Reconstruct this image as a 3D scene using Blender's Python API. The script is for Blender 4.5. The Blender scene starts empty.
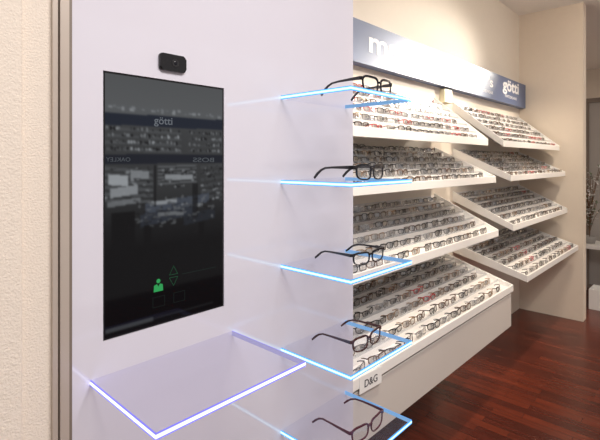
import bpy, bmesh, math, random
import numpy as np
from mathutils import Vector, Matrix
random.seed(7)
C = bpy.context.scene.collection
sc = bpy.context.scene
EYE = 1.5

# ------------------------------------------------------------ materials
def mat(name, col, rough=0.5, metal=0.0, emit=None, estr=0.0, noise=0.0, nscale=20, bump=0.0, bscale=200, coat=0.0, spec=0.5):
    m = bpy.data.materials.new(name); m.use_nodes = True
    nt = m.node_tree; b = nt.nodes['Principled BSDF']
    b.inputs['Base Color'].default_value = (*col, 1)
    b.inputs['Roughness'].default_value = rough
    b.inputs['Metallic'].default_value = metal
    b.inputs['Coat Weight'].default_value = coat
    b.inputs['Coat Roughness'].default_value = 0.03
    b.inputs['Specular IOR Level'].default_value = spec
    if emit:
        b.inputs['Emission Color'].default_value = (*emit, 1)
        b.inputs['Emission Strength'].default_value = estr
    tc = nt.nodes.new('ShaderNodeTexCoord')
    n = nt.nodes.new('ShaderNodeTexNoise'); n.inputs['Scale'].default_value = nscale
    nt.links.new(tc.outputs['Object'], n.inputs['Vector'])
    r = nt.nodes.new('ShaderNodeMix'); r.data_type = 'RGBA'
    r.inputs[6].default_value = (*[max(0, c*(1-noise)) for c in col], 1)
    r.inputs[7].default_value = (*[min(1, c*(1+noise)) for c in col], 1)
    nt.links.new(n.outputs['Fac'], r.inputs[0])
    nt.links.new(r.outputs[2], b.inputs['Base Color'])
    if bump > 0:
        n2 = nt.nodes.new('ShaderNodeTexNoise'); n2.inputs['Scale'].default_value = bscale
        n2.inputs['Detail'].default_value = 3
        nt.links.new(tc.outputs['Object'], n2.inputs['Vector'])
        bp = nt.nodes.new('ShaderNodeBump'); bp.inputs['Strength'].default_value = bump
        bp.inputs['Distance'].default_value = 0.003
        nt.links.new(n2.outputs['Fac'], bp.inputs['Height'])
        nt.links.new(bp.outputs['Normal'], b.inputs['Normal'])
    return m

def clear_mat(name, tint, refl=0.0, milk=0.0, milkcol=(0.8, 0.8, 1), k=.35):
    m = bpy.data.materials.new(name); m.use_nodes = True
    nt = m.node_tree; nt.nodes.clear()
    out = nt.nodes.new('ShaderNodeOutputMaterial')
    tr = nt.nodes.new('ShaderNodeBsdfTransparent'); tr.inputs[0].default_value = (*tint, 1)
    df = nt.nodes.new('ShaderNodeBsdfDiffuse'); df.inputs[0].default_value = (*milkcol, 1)
    gl = nt.nodes.new('ShaderNodeBsdfGlossy'); gl.inputs['Roughness'].default_value = 0.02
    fr = nt.nodes.new('ShaderNodeLayerWeight'); fr.inputs[0].default_value = 0.30
    geo = nt.nodes.new('ShaderNodeNewGeometry')
    inv = nt.nodes.new('ShaderNodeMath'); inv.operation = 'SUBTRACT'; inv.inputs[0].default_value = 1.0
    nt.links.new(geo.outputs['Backfacing'], inv.inputs[1])
    pw = nt.nodes.new('ShaderNodeMath'); pw.operation = 'MULTIPLY'
    cu = nt.nodes.new('ShaderNodeMath'); cu.operation = 'POWER'; cu.inputs[1].default_value = 3.0
    nt.links.new(fr.outputs['Facing'], cu.inputs[0])
    m1 = nt.nodes.new('ShaderNodeMixShader'); m1.inputs[0].default_value = milk
    m2 = nt.nodes.new('ShaderNodeMixShader')
    ad = nt.nodes.new('ShaderNodeMath'); ad.inputs[1].default_value = refl; ad.use_clamp = True
    sc_ = nt.nodes.new('ShaderNodeMath'); sc_.operation = 'MULTIPLY'; sc_.inputs[1].default_value = k
    nt.links.new(cu.outputs[0], sc_.inputs[0])
    nt.links.new(sc_.outputs[0], ad.inputs[0])
    nt.links.new(ad.outputs[0], pw.inputs[0]); nt.links.new(inv.outputs[0], pw.inputs[1])
    nt.links.new(tr.outputs[0], m1.inputs[1]); nt.links.new(df.outputs[0], m1.inputs[2])
    nt.links.new(pw.outputs[0], m2.inputs[0]); nt.links.new(m1.outputs[0], m2.inputs[1]); nt.links.new(gl.outputs[0], m2.inputs[2])
    nt.links.new(m2.outputs[0], out.inputs[0])
    return m

def led_mat(name, core, rim, cs, rs):
    m = bpy.data.materials.new(name); m.use_nodes = True
    nt = m.node_tree; nt.nodes.clear()
    out = nt.nodes.new('ShaderNodeOutputMaterial')
    e = nt.nodes.new('ShaderNodeEmission')
    tc = nt.nodes.new('ShaderNodeTexCoord'); sp = nt.nodes.new('ShaderNodeSeparateXYZ')
    nt.links.new(tc.outputs['Generated'], sp.inputs[0])
    a = nt.nodes.new('ShaderNodeMath'); a.operation = 'SUBTRACT'; a.inputs[1].default_value = 0.5
    nt.links.new(sp.outputs['Z'], a.inputs[0])
    ab = nt.nodes.new('ShaderNodeMath'); ab.operation = 'ABSOLUTE'; nt.links.new(a.outputs[0], ab.inputs[0])
    cr = nt.nodes.new('ShaderNodeValToRGB')
    cr.color_ramp.elements[0].position = 0.14; cr.color_ramp.elements[0].color = (*core, 1)
    cr.color_ramp.elements[1].position = 0.40; cr.color_ramp.elements[1].color = (*rim, 1)
    nt.links.new(ab.outputs[0], cr.inputs[0]); nt.links.new(cr.outputs[0], e.inputs[0])
    mr = nt.nodes.new('ShaderNodeMapRange'); mr.inputs[1].default_value = 0.14; mr.inputs[2].default_value = 0.40
    mr.inputs[3].default_value = cs; mr.inputs[4].default_value = rs
    nt.links.new(ab.outputs[0], mr.inputs[0]); nt.links.new(mr.outputs[0], e.inputs[1])
    nt.links.new(e.outputs[0], out.inputs[0])
    return m

def emis(name, col, s):
    m = mat(name, (0, 0, 0), 0.2, emit=col, estr=s, spec=0.2)
    return m

M_panel = mat('glossy_lacquer_white', (0.690, 0.672, 0.745), 0.06, noise=0.01, coat=0.8, spec=0.5)
M_cream = mat('woodchip_plaster', (0.77, 0.685, 0.59), 0.8, noise=0.04, nscale=90, bump=0.5, bscale=320)
M_wall = mat('shop_plaster', (0.82, 0.74, 0.64), 0.75, noise=0.02)
M_wallend = mat('end_wall_plaster', (0.80, 0.70, 0.58), 0.75, noise=0.02)
M_ceil = mat('ceiling_paint', (0.88, 0.85, 0.81), 0.8, noise=0.01)
M_trim = mat('trim_metal', (0.50, 0.43, 0.37), 0.35, 0.2, noise=0.03)
M_trimd = mat('trim_dark_brown', (0.20, 0.16, 0.13), 0.5)  # dark brown for the lines in the trim and the showcase frame
M_tray = mat('tray_grey_white', (0.76, 0.73, 0.70), 0.18, noise=0.04)
M_rail = mat('tray_front_white', (0.88, 0.86, 0.83), 0.3, noise=0.01)
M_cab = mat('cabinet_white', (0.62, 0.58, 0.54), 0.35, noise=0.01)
M_sign = mat('sign_slate_blue', (0.11, 0.15, 0.28), 0.36, noise=0.03, spec=0.6)
M_txt = mat('sign_letters_white', (0.9, 0.9, 0.92), 0.5)
M_black = mat('black_plastic', (0.012, 0.012, 0.014), 0.22)
M_acet = mat('black_acetate', (0.006, 0.005, 0.007), 0.14, coat=0.3)
M_tort = mat('tortoise_acetate', (0.055, 0.018, 0.014), 0.12, noise=0.8, nscale=60, coat=0.3)
M_purp = mat('plum_acetate', (0.075, 0.016, 0.030), 0.12, noise=0.3, coat=0.3)
M_metal = mat('hinge_metal', (0.6, 0.6, 0.62), 0.25, 0.9)
M_brown = mat('brown_acetate', (0.10, 0.05, 0.028), 0.15)
M_red = mat('red_acetate', (0.45, 0.03, 0.04), 0.15)
M_grey = mat('gunmetal', (0.12, 0.12, 0.13), 0.2, 0.6)
M_whitef = mat('silver_frame', (0.55, 0.55, 0.57), 0.2, 0.8)
M_gold = mat('bronze_frame', (0.45, 0.28, 0.16), 0.2, 0.8)
M_lens = clear_mat('demo_lens', (0.92, 0.93, 0.94), 0.09)
M_slens = clear_mat('rack_lens', (0.62, 0.61, 0.60), 0.28)
M_acr = clear_mat('acrylic_stand', (0.88, 0.90, 0.92), 0.28, 0.10, (0.9, 0.92, 0.95))
M_glass = clear_mat('shelf_glass', (0.975, 0.975, 1.0), 0.012, 0.05, (0.76, 0.76, 1.0), k=.2)
M_glasss = clear_mat('shelf_glass_clear', (0.975, 0.98, 1.0), 0.01, 0.02, (0.76, 0.80, 1.0), k=.06)
M_ledv = led_mat('led_edge_violet', (0.66, 0.70, 1.0), (0.20, 0.18, 1.0), 2.6, 1.3)
M_ledc = led_mat('led_edge_cyan', (0.46, 0.84, 1.0), (0.07, 0.36, 1.0), 2.3, 1.2)
M_ledvi = emis('led_rim_violet', (0.28, 0.26, 1.0), 1.0)
M_ledci = emis('led_rim_cyan', (0.12, 0.42, 1.0), 1.0)
M_ledvd = emis('led_inner_violet', (0.52, 0.48, 0.85), 0.65)
M_ledcd = emis('led_inner_cyan', (0.25, 0.52, 0.90), 0.75)
M_card = mat('card_white', (0.85, 0.84, 0.82), 0.5)
M_ink = mat('ink', (0.05, 0.05, 0.06), 0.6)
M_creambox = mat('cream_plastic', (0.80, 0.74, 0.52), 0.5)
M_leaf = mat('leaf_green', (0.14, 0.18, 0.10), 0.6, noise=0.3)
M_twig = mat('twig_brown', (0.16, 0.09, 0.05), 0.7)
M_petal = mat('petal_white', (0.85, 0.82, 0.8), 0.5)
M_pane = mat('showcase_pane', (0.46, 0.43, 0.40), 0.1)
M_pot = mat('pot_grey', (0.35, 0.33, 0.31), 0.5)

def floor_mat():
    m = bpy.data.materials.new('red_wood_parquet'); m.use_nodes = True
    nt = m.node_tree; b = nt.nodes['Principled BSDF']
    tc = nt.nodes.new('ShaderNodeTexCoord'); mp = nt.nodes.new('ShaderNodeMapping')
    mp.inputs['Rotation'].default_value = (0, 0, math.radians(90))
    nt.links.new(tc.outputs['Object'], mp.inputs[0])
    br = nt.nodes.new('ShaderNodeTexBrick')
    br.inputs['Scale'].default_value = 1.0
    br.inputs['Brick Width'].default_value = 0.42; br.inputs['Row Height'].default_value = 0.062
    br.inputs['Mortar Size'].default_value = 0.0012; br.offset = 0.37
    br.inputs['Color1'].default_value = (0.145, 0.029, 0.014, 1)
    br.inputs['Color2'].default_value = (0.075, 0.016, 0.010, 1)
    br.inputs['Mortar'].default_value = (0.035, 0.009, 0.006, 1)
    nt.links.new(mp.outputs[0], br.inputs[0])
    mp2 = nt.nodes.new('ShaderNodeMapping'); mp2.inputs['Scale'].default_value = (60, 3, 1)
    nt.links.new(tc.outputs['Object'], mp2.inputs[0])
    n = nt.nodes.new('ShaderNodeTexNoise'); n.inputs['Scale'].default_value = 1.0; n.inputs['Detail'].default_value = 4
    nt.links.new(mp2.outputs[0], n.inputs[0])
    mx = nt.nodes.new('ShaderNodeMix'); mx.data_type = 'RGBA'; mx.blend_type = 'MULTIPLY'; mx.inputs[0].default_value = 0.6
    nt.links.new(br.outputs['Color'], mx.inputs[6])
    cr = nt.nodes.new('ShaderNodeValToRGB'); cr.color_ramp.elements[0].position = 0.3; cr.color_ramp.elements[0].color = (0.5, 0.5, 0.5, 1)
    cr.color_ramp.elements[1].position = 0.7; cr.color_ramp.elements[1].color = (1.4, 1.3, 1.3, 1)
    nt.links.new(n.outputs['Fac'], cr.inputs[0]); nt.links.new(cr.outputs[0], mx.inputs[7])
    nt.links.new(mx.outputs[2], b.inputs['Base Color'])
    b.inputs['Roughness'].default_value = 0.27
    return m
M_floor = floor_mat()

# ------------------------------------------------------------ helpers
def add(name, me, mats, parent=None, loc=(0, 0, 0), label=None, cat=None, kind=None, group=None):
    ob = bpy.data.objects.new(name, me); C.objects.link(ob)
    for m in (mats if isinstance(mats, (list, tuple)) else [mats]):
        me.materials.append(m)
    ob.location = loc
    if parent: ob.parent = parent
    tag(ob, label, cat, kind, group)
    return ob
def tag(ob, label=None, cat=None, kind=None, group=None):
    if label: ob['label'] = label
    if cat: ob['category'] = cat
    if kind: ob['kind'] = kind
    if group: ob['group'] = group
def empty(name, loc, label, cat, group=None):
    ob = bpy.data.objects.new(name, None); C.objects.link(ob); ob.location = loc
    ob.empty_display_size = 0.05
    tag(ob, label, cat, None, group)
    return ob
def bm_box(bm, x0, x1, y0, y1, z0, z1, mi=0, bevel=0):
    vs = [bm.verts.new(p) for p in [(x0,y0,z0),(x1,y0,z0),(x1,y1,z0),(x0,y1,z0),(x0,y0,z1),(x1,y0,z1),(x1,y1,z1),(x0,y1,z1)]]
    fs = []
    for idx in [(0,3,2,1),(4,5,6,7),(0,1,5,4),(1,2,6,5),(2,3,7,6),(3,0,4,7)]:
        f = bm.faces.new([vs[i] for i in idx]); f.material_index = mi; fs.append(f)
    if bevel:
        es = list({e for f in fs for e in f.edges})
        bmesh.ops.bevel(bm, geom=es, offset=bevel, segments=3, affect='EDGES', profile=0.5)
def mesh_from(bm, name, smooth=False):
    bmesh.ops.recalc_face_normals(bm, faces=bm.faces)
    me = bpy.data.meshes.new(name); bm.to_mesh(me); bm.free()
    if smooth:
        for p in me.polygons: p.use_smooth = True
    return me
def box(name, x0, x1, y0, y1, z0, z1, m, bevel=0, **kw):
    bm = bmesh.new(); bm_box(bm, x0, x1, y0, y1, z0, z1, 0, bevel)
    return add(name, mesh_from(bm, name), m, **kw)
def profile_x(name, prof, x0, x1, m, **kw):
    bm = bmesh.new()
    a = [bm.verts.new((x0, y, z)) for y, z in prof]; b = [bm.verts.new((x1, y, z)) for y, z in prof]
    n = len(prof)
    bm.faces.new(a); bm.faces.new(list(reversed(b)))
    for i in range(n):
        bm.faces.new([a[i], b[i], b[(i+1) % n], a[(i+1) % n]])
    return add(name, mesh_from(bm, name), m, **kw)
def text_mesh(name, s, size, m, loc, parent=None, width=None, mirror=False, bold=0.0, rot=(math.pi/2, 0, 0), label=None, ext=0.0005):
    cu = bpy.data.curves.new(name + '_curve', 'FONT'); cu.body = s; cu.size = size; cu.extrude = ext; cu.offset = bold
    tmp = bpy.data.objects.new(name + '_tmp', cu); C.objects.link(tmp)
    bpy.context.view_layer.update()
    dg = bpy.context.evaluated_depsgraph_get()
    me = bpy.data.meshes.new_from_object(tmp.evaluated_get(dg))
    bpy.data.objects.remove(tmp)
    me.materials.clear()
    if width:
        xs = [v.co.x for v in me.vertices]; k = width/(max(xs)-min(xs)); x0 = min(xs)
        for v in me.vertices: v.co.x = (v.co.x-x0)*k
    if mirror:
        w = max(v.co.x for v in me.vertices)
        for v in me.vertices: v.co.x = w - v.co.x
    ob = add(name, me, m, parent=parent, loc=loc, label=label)
    ob.rotation_euler = rot
    return ob

# ------------------------------------------------------------ setting
CEIL = 2.99
box('floor', -1.6, 9.0, -3.2, 2.6, -0.1, 0, M_floor, kind='structure')
box('ceiling', -1.6, 9.0, -3.2, 2.6, CEIL, CEIL+0.1, M_ceil, kind='structure')
box('wall_back', 1.09, 4.86, 1.48, 1.6, 0, CEIL, M_wall, kind='structure')
box('wall_end', 4.86, 4.98, 0.919, 1.6, 0, CEIL, M_wallend, kind='structure')
box('wall_far', 8.5, 8.6, -3.2, 2.6, 0, CEIL, M_wall, kind='structure')
box('wall_annex', 4.98, 8.5, 2.1, 2.2, 0, CEIL, M_wall, kind='structure')
box('wall_left', -0.6, 0.212, 0.786, 0.95, 0, CEIL, M_cream, bevel=0.004, kind='structure')
box('wall_niche', 0.212, 0.256, 0.80, 0.95, 0, CEIL, M_cream, kind='structure')
bm = bmesh.new()
bm_box(bm, 0.256, 0.264, 0.792, 0.9, 0, CEIL, 0)
bm_box(bm, 0.264, 0.267, 0.800, 0.9, 0, CEIL, 1)
bm_box(bm, 0.267, 0.281, 0.790, 0.9, 0, CEIL, 0)
bm_box(bm, 0.281, 0.2885, 0.799, 0.9, 0, CEIL, 1)
add('trim_1', mesh_from(bm, 'trim_1'), [M_trim, M_trimd], kind='structure')

# ------------------------------------------------------------ panel with screen opening
SX0, SX1, SZ0, SZ1 = 0.3413, 0.6083, EYE-0.321, EYE+0.1625
bm = bmesh.new()
PX0, PX1 = 0.289, 1.088
def V(x, y, z): return bm.verts.new((x, y, z))
o = [V(PX0, .8, 0), V(PX1, .8, 0), V(PX1, .8, CEIL), V(PX0, .8, CEIL)]
i_ = [V(SX0, .8, SZ0), V(SX1, .8, SZ0), V(SX1, .8, SZ1), V(SX0, .8, SZ1)]
ib = [V(SX0, .83, SZ0), V(SX1, .83, SZ0), V(SX1, .83, SZ1), V(SX0, .83, SZ1)]
ob_ = [V(PX0, .86, 0), V(PX1, .86, 0), V(PX1, .86, CEIL), V(PX0, .86, CEIL)]
for k in range(4):
    j = (k+1) % 4
    bm.faces.new([o[k], o[j], i_[j], i_[k]]); bm.faces.new([i_[k], i_[j], ib[j], ib[k]]); bm.faces.new([o[j], o[k], ob_[k], ob_[j]])
bm.faces.new(ib); bm.faces.new(ob_)
add('display_partition', mesh_from(bm, 'display_partition'), M_panel, label='tall glossy white lacquered partition carrying the screen and glass shelves', cat='partition')

# ------------------------------------------------------------ screen
W, Hh = SX1-SX0, SZ1-SZ0
scr = empty('display_screen', (SX0, 0.8, SZ0), 'dark portrait video screen set flush into the white partition', 'screen')
g = 0.0006
box('bezel', g, W-g, 0.002, 0.028, g, Hh-g, M_black, parent=scr)
NX, NZ = 150, 270
rng = np.random.RandomState(3)
img = np.zeros((NZ, NX, 3))
ys_ = np.linspace(0, 1, NZ)
base = np.interp(ys_, [0, .12, .2, .45, .58, .68, 1], [.075, .085, .042, .026, .007, .0006, .0003])
img[:] = base[:, None, None]*np.array([.95, 1.0, 1.04])
def R_(x0, z0, x1, z1, c, a=1.0, sk=0.0):
    xa, xb = int(max(0, x0)*NX), max(int(max(0, x0)*NX)+1, int(min(1, x1)*NX))
    for xi in range(xa, min(NX, xb)):
        dz = sk*(xi-xa)/NX
        za, zb_ = int((z0+dz)*NZ), max(int((z0+dz)*NZ)+1, int((z1+dz)*NZ))
        za = max(0, za); zb_ = min(NZ, zb_)
        img[za:zb_, xi] = img[za:zb_, xi]*(1-a)+np.array(c)*a
def G(v): return (v*.94*1.35, v*1.0*1.35, v*1.06*1.35)
U = rng.uniform
R_(0, .115, 1, .15, G(.065), .6)
for k in range(26): x = U(0, .97); R_(x, .118+U(0, .014), x+U(.01, .04), .126+U(0, .014), G(U(.09, .16)))
R_(0, .15, 1, .197, (.010, .014, .024), 1, -.006)
for r in range(4):
    z = .205+r*.026
    R_(0, z, .60, z+.010, G(.05), .7, .012); R_(.66, z+.003, 1, z+.012, G(.035), .7, .012)
    for k in range(34):
        x = U(0, .58); R_(x, z-.006+U(0, .008), x+U(.006, .02), z+.004+U(0, .006), G(rng.choice([.003, .006, .10, .18])), 1, .1)
    for k in range(20):
        x = U(.66, .98); R_(x, z-.004+U(0, .008), x+U(.006, .02), z+.006+U(0, .006), G(rng.choice([.003, .006, .08, .12])), 1, .1)
R_(0, .308, 1, .346, (.008, .010, .016), 1, -.004)
for (x0, z0, x1, z1, v, sk) in [(0, .355, .36, .50, .05, .05), (.40, .355, .74, .44, .07, -.02), (.78, .355, 1, .52, .035, -.05)]:
    for s_ in range(6):
        zz = z0+(z1-z0)*s_/6
        R_(x0, zz, x1, zz+(z1-z0)/6*.5, G(v), .8, sk)
    for k in range(70):
        x = U(x0, x1); zz = U(z0, z1); R_(x, zz, min(x1, x+U(.01, .03)), zz+U(.003, .009), G(rng.choice([.003, .006, .03, .14])), .8, sk)
R_(.03, .385, .17, .425, G(.24), .8, .05); R_(.19, .37, .33, .40, G(.15), .8, .05); R_(.04, .44, .24, .475, G(.18), .8, -.06)
R_(.46, .39, .70, .41, G(.18), .8, .02); R_(.02, .49, .26, .51, G(.10), .8, -.05)
R_(.30, .505, .86, .545, (.050, .060, .080), .8, -.05); R_(.34, .50, .56, .515, G(.19), .8, -.03); R_(.60, .515, .80, .53, G(.13), .8, .03)
R_(.26, .55, .74, .60, (.022, .027, .038), .8, -.08); R_(.40, .545, .62, .56, G(.10), .8, .02); R_(.62, .565, .92, .61, (.013, .016, .022), .8, -.06)
R_(.05, .53, .22, .70, G(.0006), .95); R_(.29, .59, .35, .72, G(.0006), .95); R_(.70, .43, .755, .58, G(.002), .8); R_(.37, .35, .39, .52, G(.002), .8); R_(.76, .60, .82, .72, G(.0006), .9)
for k in range(110): x = U(.2, .9); zz = U(.48, .60); R_(x, zz, x+U(.01, .05), zz+U(.003, .012), G(rng.choice([.002, .004, .02, .05, .09])), .6, U(-.2, .2))
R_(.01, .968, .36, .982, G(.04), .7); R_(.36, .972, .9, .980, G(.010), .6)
for _ in range(2):
    P = np.pad(img, ((1, 1), (1, 1), (0, 0)), mode='edge')
    img = (P[:-2, 1:-1]+P[2:, 1:-1]+P[1:-1, :-2]+P[1:-1, 2:]+2*P[1:-1, 1:-1])/6
verts = []; faces = []
bz = .0038
x0s, x1s, z0s, z1s = bz, W-bz, bz, Hh-bz
for j in range(NZ):
    for i in range(NX):
        verts.append((x0s+(x1s-x0s)*i/(NX-1), 0.0011, z1s-(z1s-z0s)*j/(NZ-1)))
for j in range(NZ-1):
    for i in range(NX-1):
        a = j*NX+i; faces.append((a, a+NX, a+NX+1, a+1))
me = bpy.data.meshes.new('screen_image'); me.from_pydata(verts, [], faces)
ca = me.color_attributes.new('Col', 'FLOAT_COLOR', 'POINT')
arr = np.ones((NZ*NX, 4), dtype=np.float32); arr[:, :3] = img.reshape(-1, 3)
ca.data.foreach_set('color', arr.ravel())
M_scr = mat('screen_glass', (0.003, 0.003, 0.004), 0.05, spec=0.22)
nt = M_scr.node_tree; b = nt.nodes['Principled BSDF']
at = nt.nodes.new('ShaderNodeAttribute'); at.attribute_name = 'Col'
nt.links.new(at.outputs['Color'], b.inputs['Emission Color']); b.inputs['Emission Strength'].default_value = 1.0
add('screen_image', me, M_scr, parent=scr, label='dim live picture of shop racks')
Mt = emis('px_text', (0.13, 0.145, 0.165), 1); Mt2 = emis('px_text_dim', (0.075, 0.084, 0.095), 1)
yt = 0.0006
text_mesh('screen_text', 'götti', 0.021, Mt, (.37*W, yt, Hh*(1-.184)), scr, width=.15*W, bold=0.0002, ext=0.0001)
text_mesh('screen_text', 'OAKLEY', 0.011, Mt2, (.02*W, yt, Hh*(1-.336)), scr, width=.17*W, mirror=True, ext=0.0001)
text_mesh('screen_text', 'BOSS', 0.013, Mt2, (.70*W, yt, Hh*(1-.338)), scr, width=.20*W, mirror=True, bold=.0001, ext=0.0001)
Mg = emis('px_green', (0.03, 0.33, 0.09), 1.0); Mgd = emis('px_green_dim', (0.02, 0.10, 0.045), 1)
bm = bmesh.new()
def quad(x0, z0, x1, z1):
    bm.faces.new([bm.verts.new((x0, yt, z0)), bm.verts.new((x1, yt, z0)), bm.verts.new((x1, yt, z1)), bm.verts.new((x0, yt, z1))])
cx, cz = .405*W, Hh*(1-.840); S = .78
bm.faces.new([bm.verts.new((cx+S*.0055*math.cos(a*math.pi/8), yt, cz+S*(.012+.0055*math.sin(a*math.pi/8)))) for a in range(16)])
bm.faces.new([bm.verts.new((cx+S*a, yt, cz+S*b_)) for a, b_ in [(-.013, -.014), (.013, -.014), (.012, .002), (.004, .005), (0, -.002), (-.004, .005), (-.012, .002)]])
add('screen_icon', mesh_from(bm, 'screen_icon'), Mg, parent=scr, label='green figure icon')
def outline(name, pts, w, m):
    bm2 = bmesh.new(); n = len(pts)
    c = sum((Vector(p) for p in pts), Vector((0, 0)))/n
    o_ = [bm2.verts.new((p[0], yt, p[1])) for p in pts]
    ii = []
    for p in pts:
        d = (c-Vector(p)); d = d.normalized()*w*1.6; ii.append(bm2.verts.new((p[0]+d.x, yt, p[1]+d.y)))
    for k in range(n): bm2.faces.new([o_[k], o_[(k+1) % n], ii[(k+1) % n], ii[k]])
    return add(name, mesh_from(bm2, name), m, parent=scr)
ax = .53*W; az = Hh*(1-.815)
outline('screen_arrow', [(ax-.010, az+.004), (ax+.010, az+.004), (ax, az+.022)], .0009, Mgd)
outline('screen_arrow', [(ax-.010, az-.001), (ax+.010, az-.001), (ax, az-.019)], .0009, Mgd)
Mw = emis('px_outline', (0.014, 0.022, 0.020), 1)
for fx in (.36, .53):
    x0 = fx*W; z0 = Hh*(1-.925)
    outline('screen_frame_icon', [(x0, z0), (x0+.026, z0), (x0+.026, z0+.02), (x0, z0+.02)], .0006, Mw)
bm = bmesh.new()
quad(.60*W, az+.0008, .92*W, az+.0020)
add('screen_slider', mesh_from(bm, 'screen_slider'), Mw, parent=scr)

# ------------------------------------------------------------ webcam
cam_e = empty('webcam', (0.4785, 0.8, EYE+0.197), 'small black webcam mounted above the screen', 'webcam')
bm = bmesh.new()
def rrect(bm, w, h, r, y0, y1, mi=0, n=6):
    pts = []
    for (sx, sz, a0) in [(1, 1, 0), (-1, 1, 90), (-1, -1, 180), (1, -1, 270)]:
        for k in range(n+1):
            a = math.radians(a0+90*k/n); pts.append((sx*(w-r)+r*math.cos(a)*1, sz*(h-r)+r*math.sin(a)))
    A = [bm.verts.new((p[0], y0, p[1])) for p in pts]; Bv = [bm.verts.new((p[0], y1, p[1])) for p in pts]
    f1 = bm.faces.new(A); f2 = bm.faces.new(list(reversed(Bv))); f1.material_index = f2.material_index = mi
    for k in range(len(pts)):
        f = bm.faces.new([A[k], Bv[k], Bv[(k+1) % len(pts)], A[(k+1) % len(pts)]]); f.material_index = mi
    return f1
f = rrect(bm, .0295, .0165, .006, -.007, -0.0002)
bmesh.ops.bevel(bm, geom=list(f.edges), offset=.0025, segments=3, affect='EDGES')
add('webcam_body', mesh_from(bm, 'webcam_body'), M_black, parent=cam_e)
bm = bmesh.new(); bmesh.ops.create_cone(bm, cap_ends=True, segments=28, radius1=.008, radius2=.0078, depth=.001)
bmesh.ops.rotate(bm, verts=bm.verts, cent=(0, 0, 0), matrix=Matrix.Rotation(math.pi/2, 3, 'X'))
add('lens_ring', mesh_from(bm, 'lens_ring'), mat('webcam_ring', (0.018, 0.018, 0.020), 0.3), parent=cam_e, loc=(.004, -.0072, 0))
bm = bmesh.new(); bmesh.ops.create_uvsphere(bm, u_segments=20, v_segments=12, radius=.004)
bmesh.ops.scale(bm, verts=bm.verts, vec=(1, .25, 1))
add('camera_lens', mesh_from(bm, 'camera_lens', True), mat('lens_glass', (0.005, 0.005, 0.01), 0.15), parent=cam_e, loc=(.004, -.0077, 0))

# ------------------------------------------------------------ glass shelves
def glass_shelf(x0, x1, y0, z, leds, glass, label, th=0.010):
    e = empty('glass_shelf', ((x0+x1)/2, 0.8, z), label, 'shelf', 'lit glass shelves')
    w = (x1-x0)/2; d = 0.8-y0; s = 0.0016
    box('glass_plate', -w+s, w-s, -d+s, -0.0004, -th, 0, glass, parent=e)
    bm = bmesh.new()
    outer = [(-w, -0.0004), (-w, -d), (w, -d), (w, -0.0004)]; inn = [(-w+s, -0.0004), (-w+s, -d+s), (w-s, -d+s), (w-s, -0.0004)]
    vo = [[bm.verts.new((x, y, zz)) for x, y in outer] for zz in (-th, 0)]
    vi = [[bm.verts.new((x, y, zz)) for x, y in inn] for zz in (-th, 0)]
    for k in range(3):
        bm.faces.new([vo[0][k], vo[0][k+1], vo[1][k+1], vo[1][k]])
        f = bm.faces.new([vi[0][k], vi[0][k+1], vi[1][k+1], vi[1][k]]); f.material_index = 2
        for l in (0, 1):
            f = bm.faces.new([vo[l][k], vo[l][k+1], vi[l][k+1], vi[l][k]]); f.material_index = 1
    for k in (0, 3): bm.faces.new([vo[0][k], vo[1][k], vi[1][k], vi[0][k]])
    add('light_edge', mesh_from(bm, 'light_edge'), leds, parent=e, label='glowing blue-white edge')
    return e
SH = [EYE+0.1626, EYE-0.0492, EYE-0.261, EYE-0.470, EYE-0.677]
for z in SH:
    glass_shelf(0.785, 1.050, 0.583, z+0.003, [M_ledc, M_ledci, M_ledcd], M_glasss, 'small clear glass shelf with glowing blue-white edge holding glasses')
glass_shelf(0.319, 0.632, 0.576, EYE-0.382, [M_ledv, M_ledvi, M_ledvd], M_glass, 'wide empty glass shelf with violet-blue lit edge under screen')

# ------------------------------------------------------------ eyeglasses
def rim_pts(cx, hw, hh, N, side, expo=3.2, flare=0.10):
    pts = []
    for k in range(N):
        a = 2*math.pi*k/N
        c, s = math.cos(a), math.sin(a)
        x = hw*math.copysign(abs(c)**(2/expo), c); z = hh*math.copysign(abs(s)**(2/expo), s)
        x *= 1+flare*z/hh*0.6
        if x*side > 0: z += 0.10*hh*(x*side/hw)
        pts.append((cx+x, z))
    return pts
def bm_rims(bm, hw, hh, N, t, dep, mi=0, cxs=0.034, topt=1.0):
    for side in (-1, 1):
        cx = side*cxs
        inn = rim_pts(cx, hw-t, hh-t*(1+topt)/2, N, side); out = rim_pts(cx, hw, hh, N, side)
        inn = [(p[0], p[1]-t*(topt-1)/2) for p in inn]
        yb = lambda x: 0.0035*(abs(x)/0.065)**2*2
        L = []
        for pts, y in ((out, 0), (inn, 0), (inn, dep), (out, dep)):
            L.append([bm.verts.new((p[0], y+yb(p[0]), p[1])) for p in pts])
        for a in range(4):
            A, B = L[a], L[(a+1) % 4]
            for k in range(N):
                f = bm.faces.new([A[k], A[(k+1) % N], B[(k+1) % N], B[k]]); f.material_index = mi
def bm_sweep(bm, path, w, h, mi=0):
    rings = []
    for k, p in enumerate(path):
        p = Vector(p)
        a = Vector(path[max(0, k-1)]); b = Vector(path[min(len(path)-1, k+1)])
        d = (b-a).normalized(); side = d.cross(Vector((0, 0, 1)))
        if side.length < 1e-4: side = Vector((1, 0, 0))
        side.normalize(); up = side.cross(d).normalized()
        hk = h[k] if isinstance(h, (list, tuple)) else h
        rings.append([bm.verts.new(p+side*sx*w/2+up*sz*hk/2) for sx, sz in ((-1, -1), (1, -1), (1, 1), (-1, 1))])
    for r0, r1 in zip(rings, rings[1:]):
        for k in range(4):
            f = bm.faces.new([r0[k], r0[(k+1) % 4], r1[(k+1) % 4], r1[k]]); f.material_index = mi
    f = bm.faces.new(rings[0]); f.material_index = mi
    f = bm.faces.new(list(reversed(rings[-1]))); f.material_index = mi

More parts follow.
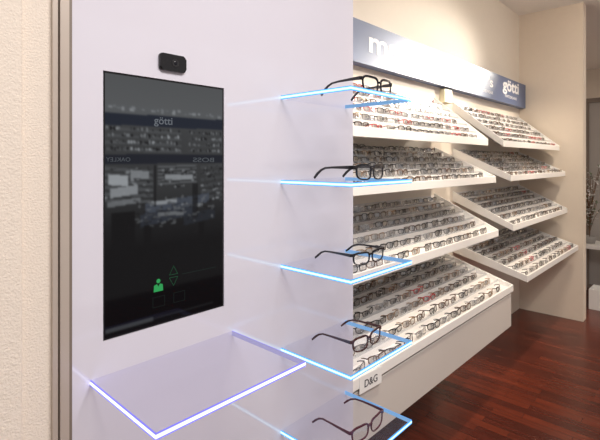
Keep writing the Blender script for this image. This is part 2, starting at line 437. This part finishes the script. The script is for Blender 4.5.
def detailed_glasses(loc, rot, m, label, hw=.029, hh=.0185, t=.0030, th=1.0, expo=3.2):
    e = empty('eyeglasses', loc, label, 'eyeglasses', 'eyeglasses on the glass shelves')
    e.rotation_euler = (0, 0, rot)
    zc = hh+0.0004
    bm = bmesh.new(); bm_rims(bm, hw, hh, 40, t, .0036, topt=1.6)
    bm_sweep(bm, [(-.0085, .0018, .005), (-.004, .0012, .0075), (0, .001, .0083), (.004, .0012, .0075), (.0085, .0018, .005)], .0036, .0050)
    for s in (-1, 1):
        bm_sweep(bm, [(s*.060, .008, .0115), (s*.0665, .0085, .0115), (s*.0695, .012, .0115)], .0042, .0085*th)
    fr = add('frame_front', mesh_from(bm, 'frame_front'), m, parent=e, loc=(0, 0, zc))
    mod = fr.modifiers.new('b', 'BEVEL'); mod.width = .0005; mod.segments = 2; mod.limit_method = 'ANGLE'
    for s in (-1, 1):
        bm = bmesh.new(); pts = rim_pts(s*.034, hw-t+.0003, hh-t+.0003, 40, s)
        yb = lambda x: 0.0035*(abs(x)/0.065)**2*2+.0015
        bm.faces.new([bm.verts.new((p[0], yb(p[0]), p[1])) for p in pts])
        add('lens', mesh_from(bm, 'lens'), M_lens, parent=e, loc=(0, 0, zc), label='clear lens')
        bm = bmesh.new()
        path = [(s*.0690, .011, .0115), (s*.0690, .04, .0115), (s*.068, .075, .011), (s*.066, .098, .0095), (s*.065, .112, .004), (s*.0645, .124, -.005), (s*.064, .135, -zc+.0035)]
        bm_sweep(bm, path, .0028, [q*th for q in [.0088, .0066, .0050, .0046, .0054, .0062, .0054]])
        tp = add('temple', mesh_from(bm, 'temple'), m, parent=e, loc=(0, 0, zc))
        mod = tp.modifiers.new('b', 'BEVEL'); mod.width = .0005; mod.segments = 2; mod.limit_method = 'ANGLE'
        box('hinge', s*.0672-.0012, s*.0672+.001, .0095, .0120, zc+.009, zc+.014, M_metal, parent=e, label='tiny metal hinge')
        bm = bmesh.new(); bmesh.ops.create_uvsphere(bm, u_segments=10, v_segments=8, radius=.004)
        bmesh.ops.scale(bm, verts=bm.verts, vec=(.35, .6, 1.1))
        add('nose_pad', mesh_from(bm, 'nose_pad', True), M_lens, parent=e, loc=(s*.0068, .0062, zc-.002))
    return e
gl = [(M_acet, .0, 'black plastic rectangular eyeglasses with open temples'), (M_acet, .05, 'glossy black rectangular eyeglasses on lit shelf'),
      (M_acet, -.04, 'slim black eyeglasses standing open on glass'), (M_tort, .03, 'dark tortoise brown eyeglasses with open temples'),
      (M_purp, -.03, 'plum brown plastic eyeglasses with open temples')]
GX = (.938, .934, .948, .938, .920); GY = (.608, .626, .640, .638, .624)
TT = (.0032, .0034, .0028, .0028, .0026); TH = (1.0, 1.1, .9, .9, .85)
for k, z in enumerate(SH):
    m, r, lb = gl[k]
    detailed_glasses((GX[k], GY[k], z+0.003), r, m, lb, hh=[.0205, .0200, .0165, .0185, .0185][k], t=TT[k], th=TH[k])

# ------------------------------------------------------------ rack glasses (small copies)
def small_mesh(name, m, hw, hh, t, N=14):
    bm = bmesh.new(); bm_rims(bm, hw, hh, N, t, .003, topt=1.4)
    bm_sweep(bm, [(-.008, .0015, .005), (0, .001, .008), (.008, .0015, .005)], .0028, .004)
    for s in (-1, 1):
        bm_sweep(bm, [(s*.060, .007, .011), (s*.067, .010, .011)], .003, .006)
        bm_sweep(bm, [(s*.067, .010, .011), (s*.066, .035, .010), (s*.064, .050, .006)], .0026, .0048)
        pts = rim_pts(s*.034, hw-t, hh-t, N, s)
        f = bm.faces.new([bm.verts.new((p[0], 0.0035*(abs(p[0])/0.065)**2*2+.0017, p[1])) for p in pts]); f.material_index = 1
    bm_box(bm, -.024, .024, .012, .013, -hh*.95, hh*.7, 2)
    bm_box(bm, .026, .040, .0075, .008, -hh*.85, -hh*.85+.008, 3)
    bmesh.ops.translate(bm, verts=bm.verts, vec=(0, 0, hh*1.1))
    bmesh.ops.scale(bm, verts=bm.verts, vec=(.82, .90, .88))
    me = mesh_from(bm, name)
    for mm in (m, M_slens, M_acr, M_card): me.materials.append(mm)
    return me
variants = [(small_mesh('g_black', M_acet, .029, .018, .0036), 'black framed eyeglasses on sloped display tray'),
            (small_mesh('g_black_slim', M_acet, .028, .015, .0030), 'slim black rectangular eyeglasses on display tray'),
            (small_mesh('g_brown', M_brown, .029, .018, .0034), 'brown plastic eyeglasses on sloped display tray'),
            (small_mesh('g_red', M_red, .028, .016, .0030), 'red framed eyeglasses on sloped display tray'),
            (small_mesh('g_grey', M_grey, .029, .016, .0021), 'thin dark metal eyeglasses on display tray'),
            (small_mesh('g_silver', M_whitef, .029, .017, .0022), 'silver metal eyeglasses on sloped display tray'),
            (small_mesh('g_bronze', M_gold, .029, .017, .0022), 'bronze metal eyeglasses on sloped display tray'),
            (small_mesh('g_round', M_acet, .025, .020, .0030), 'dark rounder eyeglasses on sloped display tray')]
wts = {1: [1.5, 2, 2, 3, 3, 4, 2, 1], 2: [3, 3, 3, .6, 3, 3, 2, 2], 3: [3, 3, 3, .4, 3, 3, 2, 2], 4: [3, 3, 4, .5, 3, 3, 2, 2]}
TR = {1: (1.106, EYE+.105, .045, EYE+.445, 6), 2: (1.056, EYE-.138, .042, EYE+.090, 6),
      3: (1.039, EYE-.485, .042, EYE-.240, 6), 4: (.949, EYE-.825, .042, EYE-.630, 7)}
YB = 1.4798
stuff = []; indiv = 0
def tray(x0, x1, k, right):
    global indiv
    yF, zb, lip, zB, n = TR[k]
    zt = zb+lip-.012
    y0 = yF+.012
    dy = (YB-y0)/n; dz = (zB-zt)/(n)
    prof = [(y0, zb+.004), (y0, zt)]
    treads = []
    z = zt
    for i in range(n):
        ys = y0+i*dy
        treads.append((ys, z))
        prof += [(ys+dy-.005, z+.001)]
        z2 = z+dz
        prof += [(ys+dy, z2)]
        z = z2
    prof = prof[:-1]+[(YB, zB), (YB, zB-.05)]
    lbl = 'sloped white stepped display tray full of eyeglasses'
    t = profile_x('display_tray', prof, x0, x1, M_tray, label=lbl, cat='display tray', group='sloped display trays')
    box('front_lip', x0, x1, yF, y0-.0003, zb, zb+lip, M_rail, bevel=.002, parent=t, label='white front lip')
    for xs in (x0-.0125, x1+.0005):
        bmc = [(yF, zb), (yF, zb+lip), (YB, zB+.012), (YB, zB-.06)]
        profile_x('side_cheek', bmc, xs, xs+.012, M_rail, parent=t)
    for i, (ys, zz) in enumerate(treads):
        if i: box('acrylic_rail', x0+.004, x1-.004, ys+.0015, ys+.0035, zz+.0005, zz+.012, M_acr, parent=t, label='clear acrylic rail')
    step = .121 if not right else .123
    for i, (ys, zz) in enumerate(treads):
        x = (1.37+.02*(i % 2) if not right else x0+.075+.02*(i % 2))
        while x < x1-.062:
            v = random.choices(variants, wts[k])[0]
            yaw = random.uniform(-.18, .18); tx = x+random.uniform(-.003, .003)
            M = Matrix.Translation((tx, ys+.012+random.uniform(-.002, .002), zz+.0030)) @ Matrix.Rotation(yaw, 4, 'Z') @ Matrix.Rotation(-.12, 4, 'X')
            M = M @ Matrix.Diagonal((1, .88, 1, 1))
            if (right and i >= 1) or (not right and i >= n-2):
                stuff.append((v[0], M))
            else:
                ob = bpy.data.objects.new('eyeglasses', v[0]); C.objects.link(ob); ob.matrix_world = M
                tag(ob, v[1], 'eyeglasses', None, 'eyeglasses on the sloped display trays'); indiv += 1
            x += step
    return t
for k in (1, 2, 3, 4):
    tray(1.13, 2.985, k, False)
    tray(3.30, 4.80, k, True)
print('individual rack glasses', indiv, 'rest', len(stuff))
bm = bmesh.new(); mats = []
for me, M in stuff:
    t0 = len(bm.verts); f0 = len(bm.faces)
    bm.from_mesh(me); bm.verts.ensure_lookup_table(); bm.faces.ensure_lookup_table()
    for v in bm.verts[t0:]: v.co = M @ v.co
    base_ = []
    for mm in me.materials:
        if mm not in mats: mats.append(mm)
        base_.append(mats.index(mm))
    for f in bm.faces[f0:]: f.material_index = base_[f.material_index]
me = bpy.data.meshes.new('eyeglasses_rest'); bm.to_mesh(me); bm.free()
add('eyeglasses', me, mats, label='more eyeglasses along the rear rows of the trays', cat='eyeglasses', kind='stuff')

# ------------------------------------------------------------ wall cabinet under the left trays
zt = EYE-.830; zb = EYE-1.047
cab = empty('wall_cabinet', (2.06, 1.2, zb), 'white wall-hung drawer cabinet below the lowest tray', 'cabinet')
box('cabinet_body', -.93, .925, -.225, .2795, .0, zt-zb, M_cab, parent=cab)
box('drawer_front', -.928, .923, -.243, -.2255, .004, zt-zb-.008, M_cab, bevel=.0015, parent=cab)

# ------------------------------------------------------------ header sign
hs = box('header_sign', 1.10, 4.855, 1.42, 1.4795, EYE+.537, EYE+.771, M_sign, bevel=.001, label='long slate blue header sign with white lettering', cat='sign')
def T(s, size, x, z, w, bold=0.0):
    text_mesh('lettering', s, size, M_txt, (x, 1.4192, z), hs, width=w, bold=bold, label='white letters')
T('götti', .15, 4.20, EYE+.655-.0, .44, .004)
T('SWITZERLAND', .035, 4.26, EYE+.59, .32)
T('ma', .17, 2.08, EYE+.615, .32, .004)
T("er's", .12, 3.66, EYE+.64, .30, .002)
T('EYEWEAR', .035, 3.72, EYE+.58, .24)
box('sign_box', 3.07, 3.20, 1.44, 1.4795, EYE+.43, EYE+.53, M_creambox, bevel=.004, label='small cream plastic box on wall between tray sections', cat='box')

# ------------------------------------------------------------ brand card on the lowest tray lip
e = box('brand_card', -.072, .072, 0, .002, -.031, .031, M_card, label='small white card clipped to the lowest tray lip', cat='card')
e.location = (1.40, .9462, EYE-.817); e.rotation_euler = (-.01, .05, 0)
text_mesh('lettering', 'D&G', .038, M_ink, (-.042, -.0004, -.014), e, width=.084, bold=.0002, label='dark letters')

# ------------------------------------------------------------ annex corner beyond the end wall
b1 = empty('low_bench', (5.92, .88, 0), 'low white bench carrying potted plants', 'bench')
box('bench_top', -.2, .2, -.42, .30, .545, .585, M_rail, bevel=.003, parent=b1)
for y in (-.40, .24):
    box('bench_leg', -.19, .19, y, y+.04, 0, .545, M_rail, parent=b1)
def potted(x, y, z, h, lb, flow, n=16):
    e = empty('potted_plant', (x, y, z), lb, 'plant')
    bm = bmesh.new(); prof = [(.05, 0), (.06, .05), (.064, .08), (.058, .08), (.05, .06)]
    N = 24; rings = [[bm.verts.new((r*math.cos(2*math.pi*i/N), r*math.sin(2*math.pi*i/N), zz)) for i in range(N)] for r, zz in prof]
    for a, b_ in zip(rings, rings[1:]):
        for i in range(N): bm.faces.new([a[i], a[(i+1) % N], b_[(i+1) % N], b_[i]])
    bm.faces.new(rings[0]); bm.faces.new(rings[-1])
    add('pot', mesh_from(bm, 'pot', True), M_pot, parent=e)
    bs = bmesh.new(); bl = bmesh.new()
    for k in range(n):
        a = random.random()*6.28; L = h*random.uniform(.4, 1); sp_ = random.uniform(.03, .13)
        path = [(0, 0, .06)]
        for j in range(1, 6):
            f = j/5; path.append((math.cos(a)*sp_*f*f+random.uniform(-.01, .01), math.sin(a)*sp_*f*f, .06+L*f))
        bm_sweep(bs, path, .004, .004)
        for j in range(2, 6):
            p = Vector(path[j])
            for q_ in range(4):
                d = Vector((random.uniform(-1, 1), random.uniform(-1, 1), random.uniform(-.3, 1))).normalized()*random.uniform(.02, .05)
                s_ = d.cross(Vector((0, 0, 1))).normalized()*.013
                fc = bl.faces.new([bl.verts.new(p), bl.verts.new(p+d*.5+s_), bl.verts.new(p+d), bl.verts.new(p+d*.5-s_)])
                fc.material_index = 1 if random.random() < flow else 0
    add('stem', mesh_from(bs, 'stem'), M_twig, parent=e)
    add('foliage', mesh_from(bl, 'foliage'), [M_leaf, M_petal], parent=e)
potted(5.88, 1.05, .5855, .80, 'grey potted plant with thin twigs and pale blossoms', .65, 24)
potted(5.92, .68, .5855, .80, 'grey potted plant with pale blossoms on bench', .75)
pf = empty('glazed_showcase', (6.25, .70, 0), 'dark framed standing glass showcase beyond the end wall', 'showcase')
bm = bmesh.new()
for a in [(-.47, .47, 2.20, 2.25), (-.47, .47, 0, .04), (-.47, -.42, .04, 2.20), (.42, .47, .04, 2.20)]:
    bm_box(bm, -.03, .03, a[0], a[1], a[2], a[3])
add('frame', mesh_from(bm, 'frame'), M_trimd, parent=pf)
box('pane', -.004, .004, -.42, .42, .04, 2.20, M_pane, parent=pf)
bn = empty('storage_box', (5.45, .86, 0), 'small open white storage box on the wooden floor', 'box')
bm = bmesh.new(); bm_box(bm, -.12, .12, -.1, .1, 0, .008)
for a in [(-.12, .12, -.1, -.092), (-.12, .12, .092, .1), (-.12, -.112, -.092, .092), (.112, .12, -.092, .092)]:
    bm_box(bm, a[0], a[1], a[2], a[3], .008, .2)
add('box_body', mesh_from(bm, 'box_body'), M_rail, parent=bn)

# ------------------------------------------------------------ ceiling lamps and unseen area lights
M_bulb = emis('lamp_glow', (1, .9, .75), 30)
def lamp(x, y, tx, ty, tz, e, col=(1, .86, .70), size=70, blend=.6, r=.05):
    b_ = empty('ceiling_spotlight', (x, y, CEIL), 'small white recessed ceiling spotlight', 'spotlight', 'ceiling spotlights')
    bm = bmesh.new()
    N = 24; prof = [(.055, 0), (.055, -.012), (.042, -.012), (.038, -.002)]
    rings = [[bm.verts.new((r_*math.cos(2*math.pi*i/N), r_*math.sin(2*math.pi*i/N), zz)) for i in range(N)] for r_, zz in prof]
    for a, c in zip(rings, rings[1:]):
        for i in range(N): bm.faces.new([a[i], a[(i+1) % N], c[(i+1) % N], c[i]])
    add('lamp_ring', mesh_from(bm, 'lamp_ring'), M_rail, parent=b_)
    bm = bmesh.new(); bmesh.ops.create_circle(bm, cap_ends=True, segments=24, radius=.037)
    add('lamp_disc', mesh_from(bm, 'lamp_disc'), M_bulb, parent=b_, loc=(0, 0, -.003))
    L = bpy.data.lights.new('spot', 'SPOT'); L.energy = e; L.color = col; L.spot_size = math.radians(size); L.spot_blend = blend; L.shadow_soft_size = r
    o2 = bpy.data.objects.new('spot_lamp', L); C.objects.link(o2); o2.location = (x, y, CEIL-.05-r*.6)
    d = Vector((tx, ty, tz))-Vector(o2.location); o2.rotation_euler = d.to_track_quat('-Z', 'Y').to_euler()
for x in (1.6, 2.5, 3.4, 4.3):
    lamp(x, .45, x, 1.35, 1.35, 115, size=62, blend=.9)
lamp(6.5, -.35, 3.0, 1.42, 2.20, 950, col=(1, .93, .82), size=18, blend=1, r=.12)
lamp(7.0, .4, 6.0, .8, 0, 60)
lamp(3.0, -.6, 3.6, .3, 0, 80)
def area(loc, rot, sx, sy, e, col):
    L = bpy.data.lights.new('area', 'AREA'); L.shape = 'RECTANGLE'; L.size = sx; L.size_y = sy; L.energy = e; L.color = col
    o2 = bpy.data.objects.new('unseen_area_light', L); C.objects.link(o2); o2.location = loc; o2.rotation_euler = rot
area((.5, -.8, CEIL-.03), (0, 0, 0), 1.4, .8, 80, (1, .95, .92))
area((6.6, -.9, CEIL-.03), (0, 0, 0), 2.0, .5, 45, (1, .90, .78))
area((3.2, .25, CEIL-.03), (math.radians(35), 0, 0), 3.0, .25, 16, (1, .90, .76))  # unseen area light without fixture, added to brighten the sign wall

w = bpy.data.worlds.new('World'); sc.world = w; w.use_nodes = True
w.node_tree.nodes['Background'].inputs[0].default_value = (1, .93, .90, 1)
w.node_tree.nodes['Background'].inputs[1].default_value = 0.42

# ------------------------------------------------------------ camera
cd = bpy.data.cameras.new('cam'); cam = bpy.data.objects.new('camera', cd); C.objects.link(cam)
cam.location = (0, 0, EYE); cam.rotation_euler = (math.pi/2, 0, math.radians(-46.9))
cd.sensor_width = 36; cd.lens = 26.79; cd.shift_y = -0.0975; cd.clip_start = 0.02
sc.camera = cam
sc.view_settings.view_transform = 'Standard'
sc.view_settings.exposure = 0
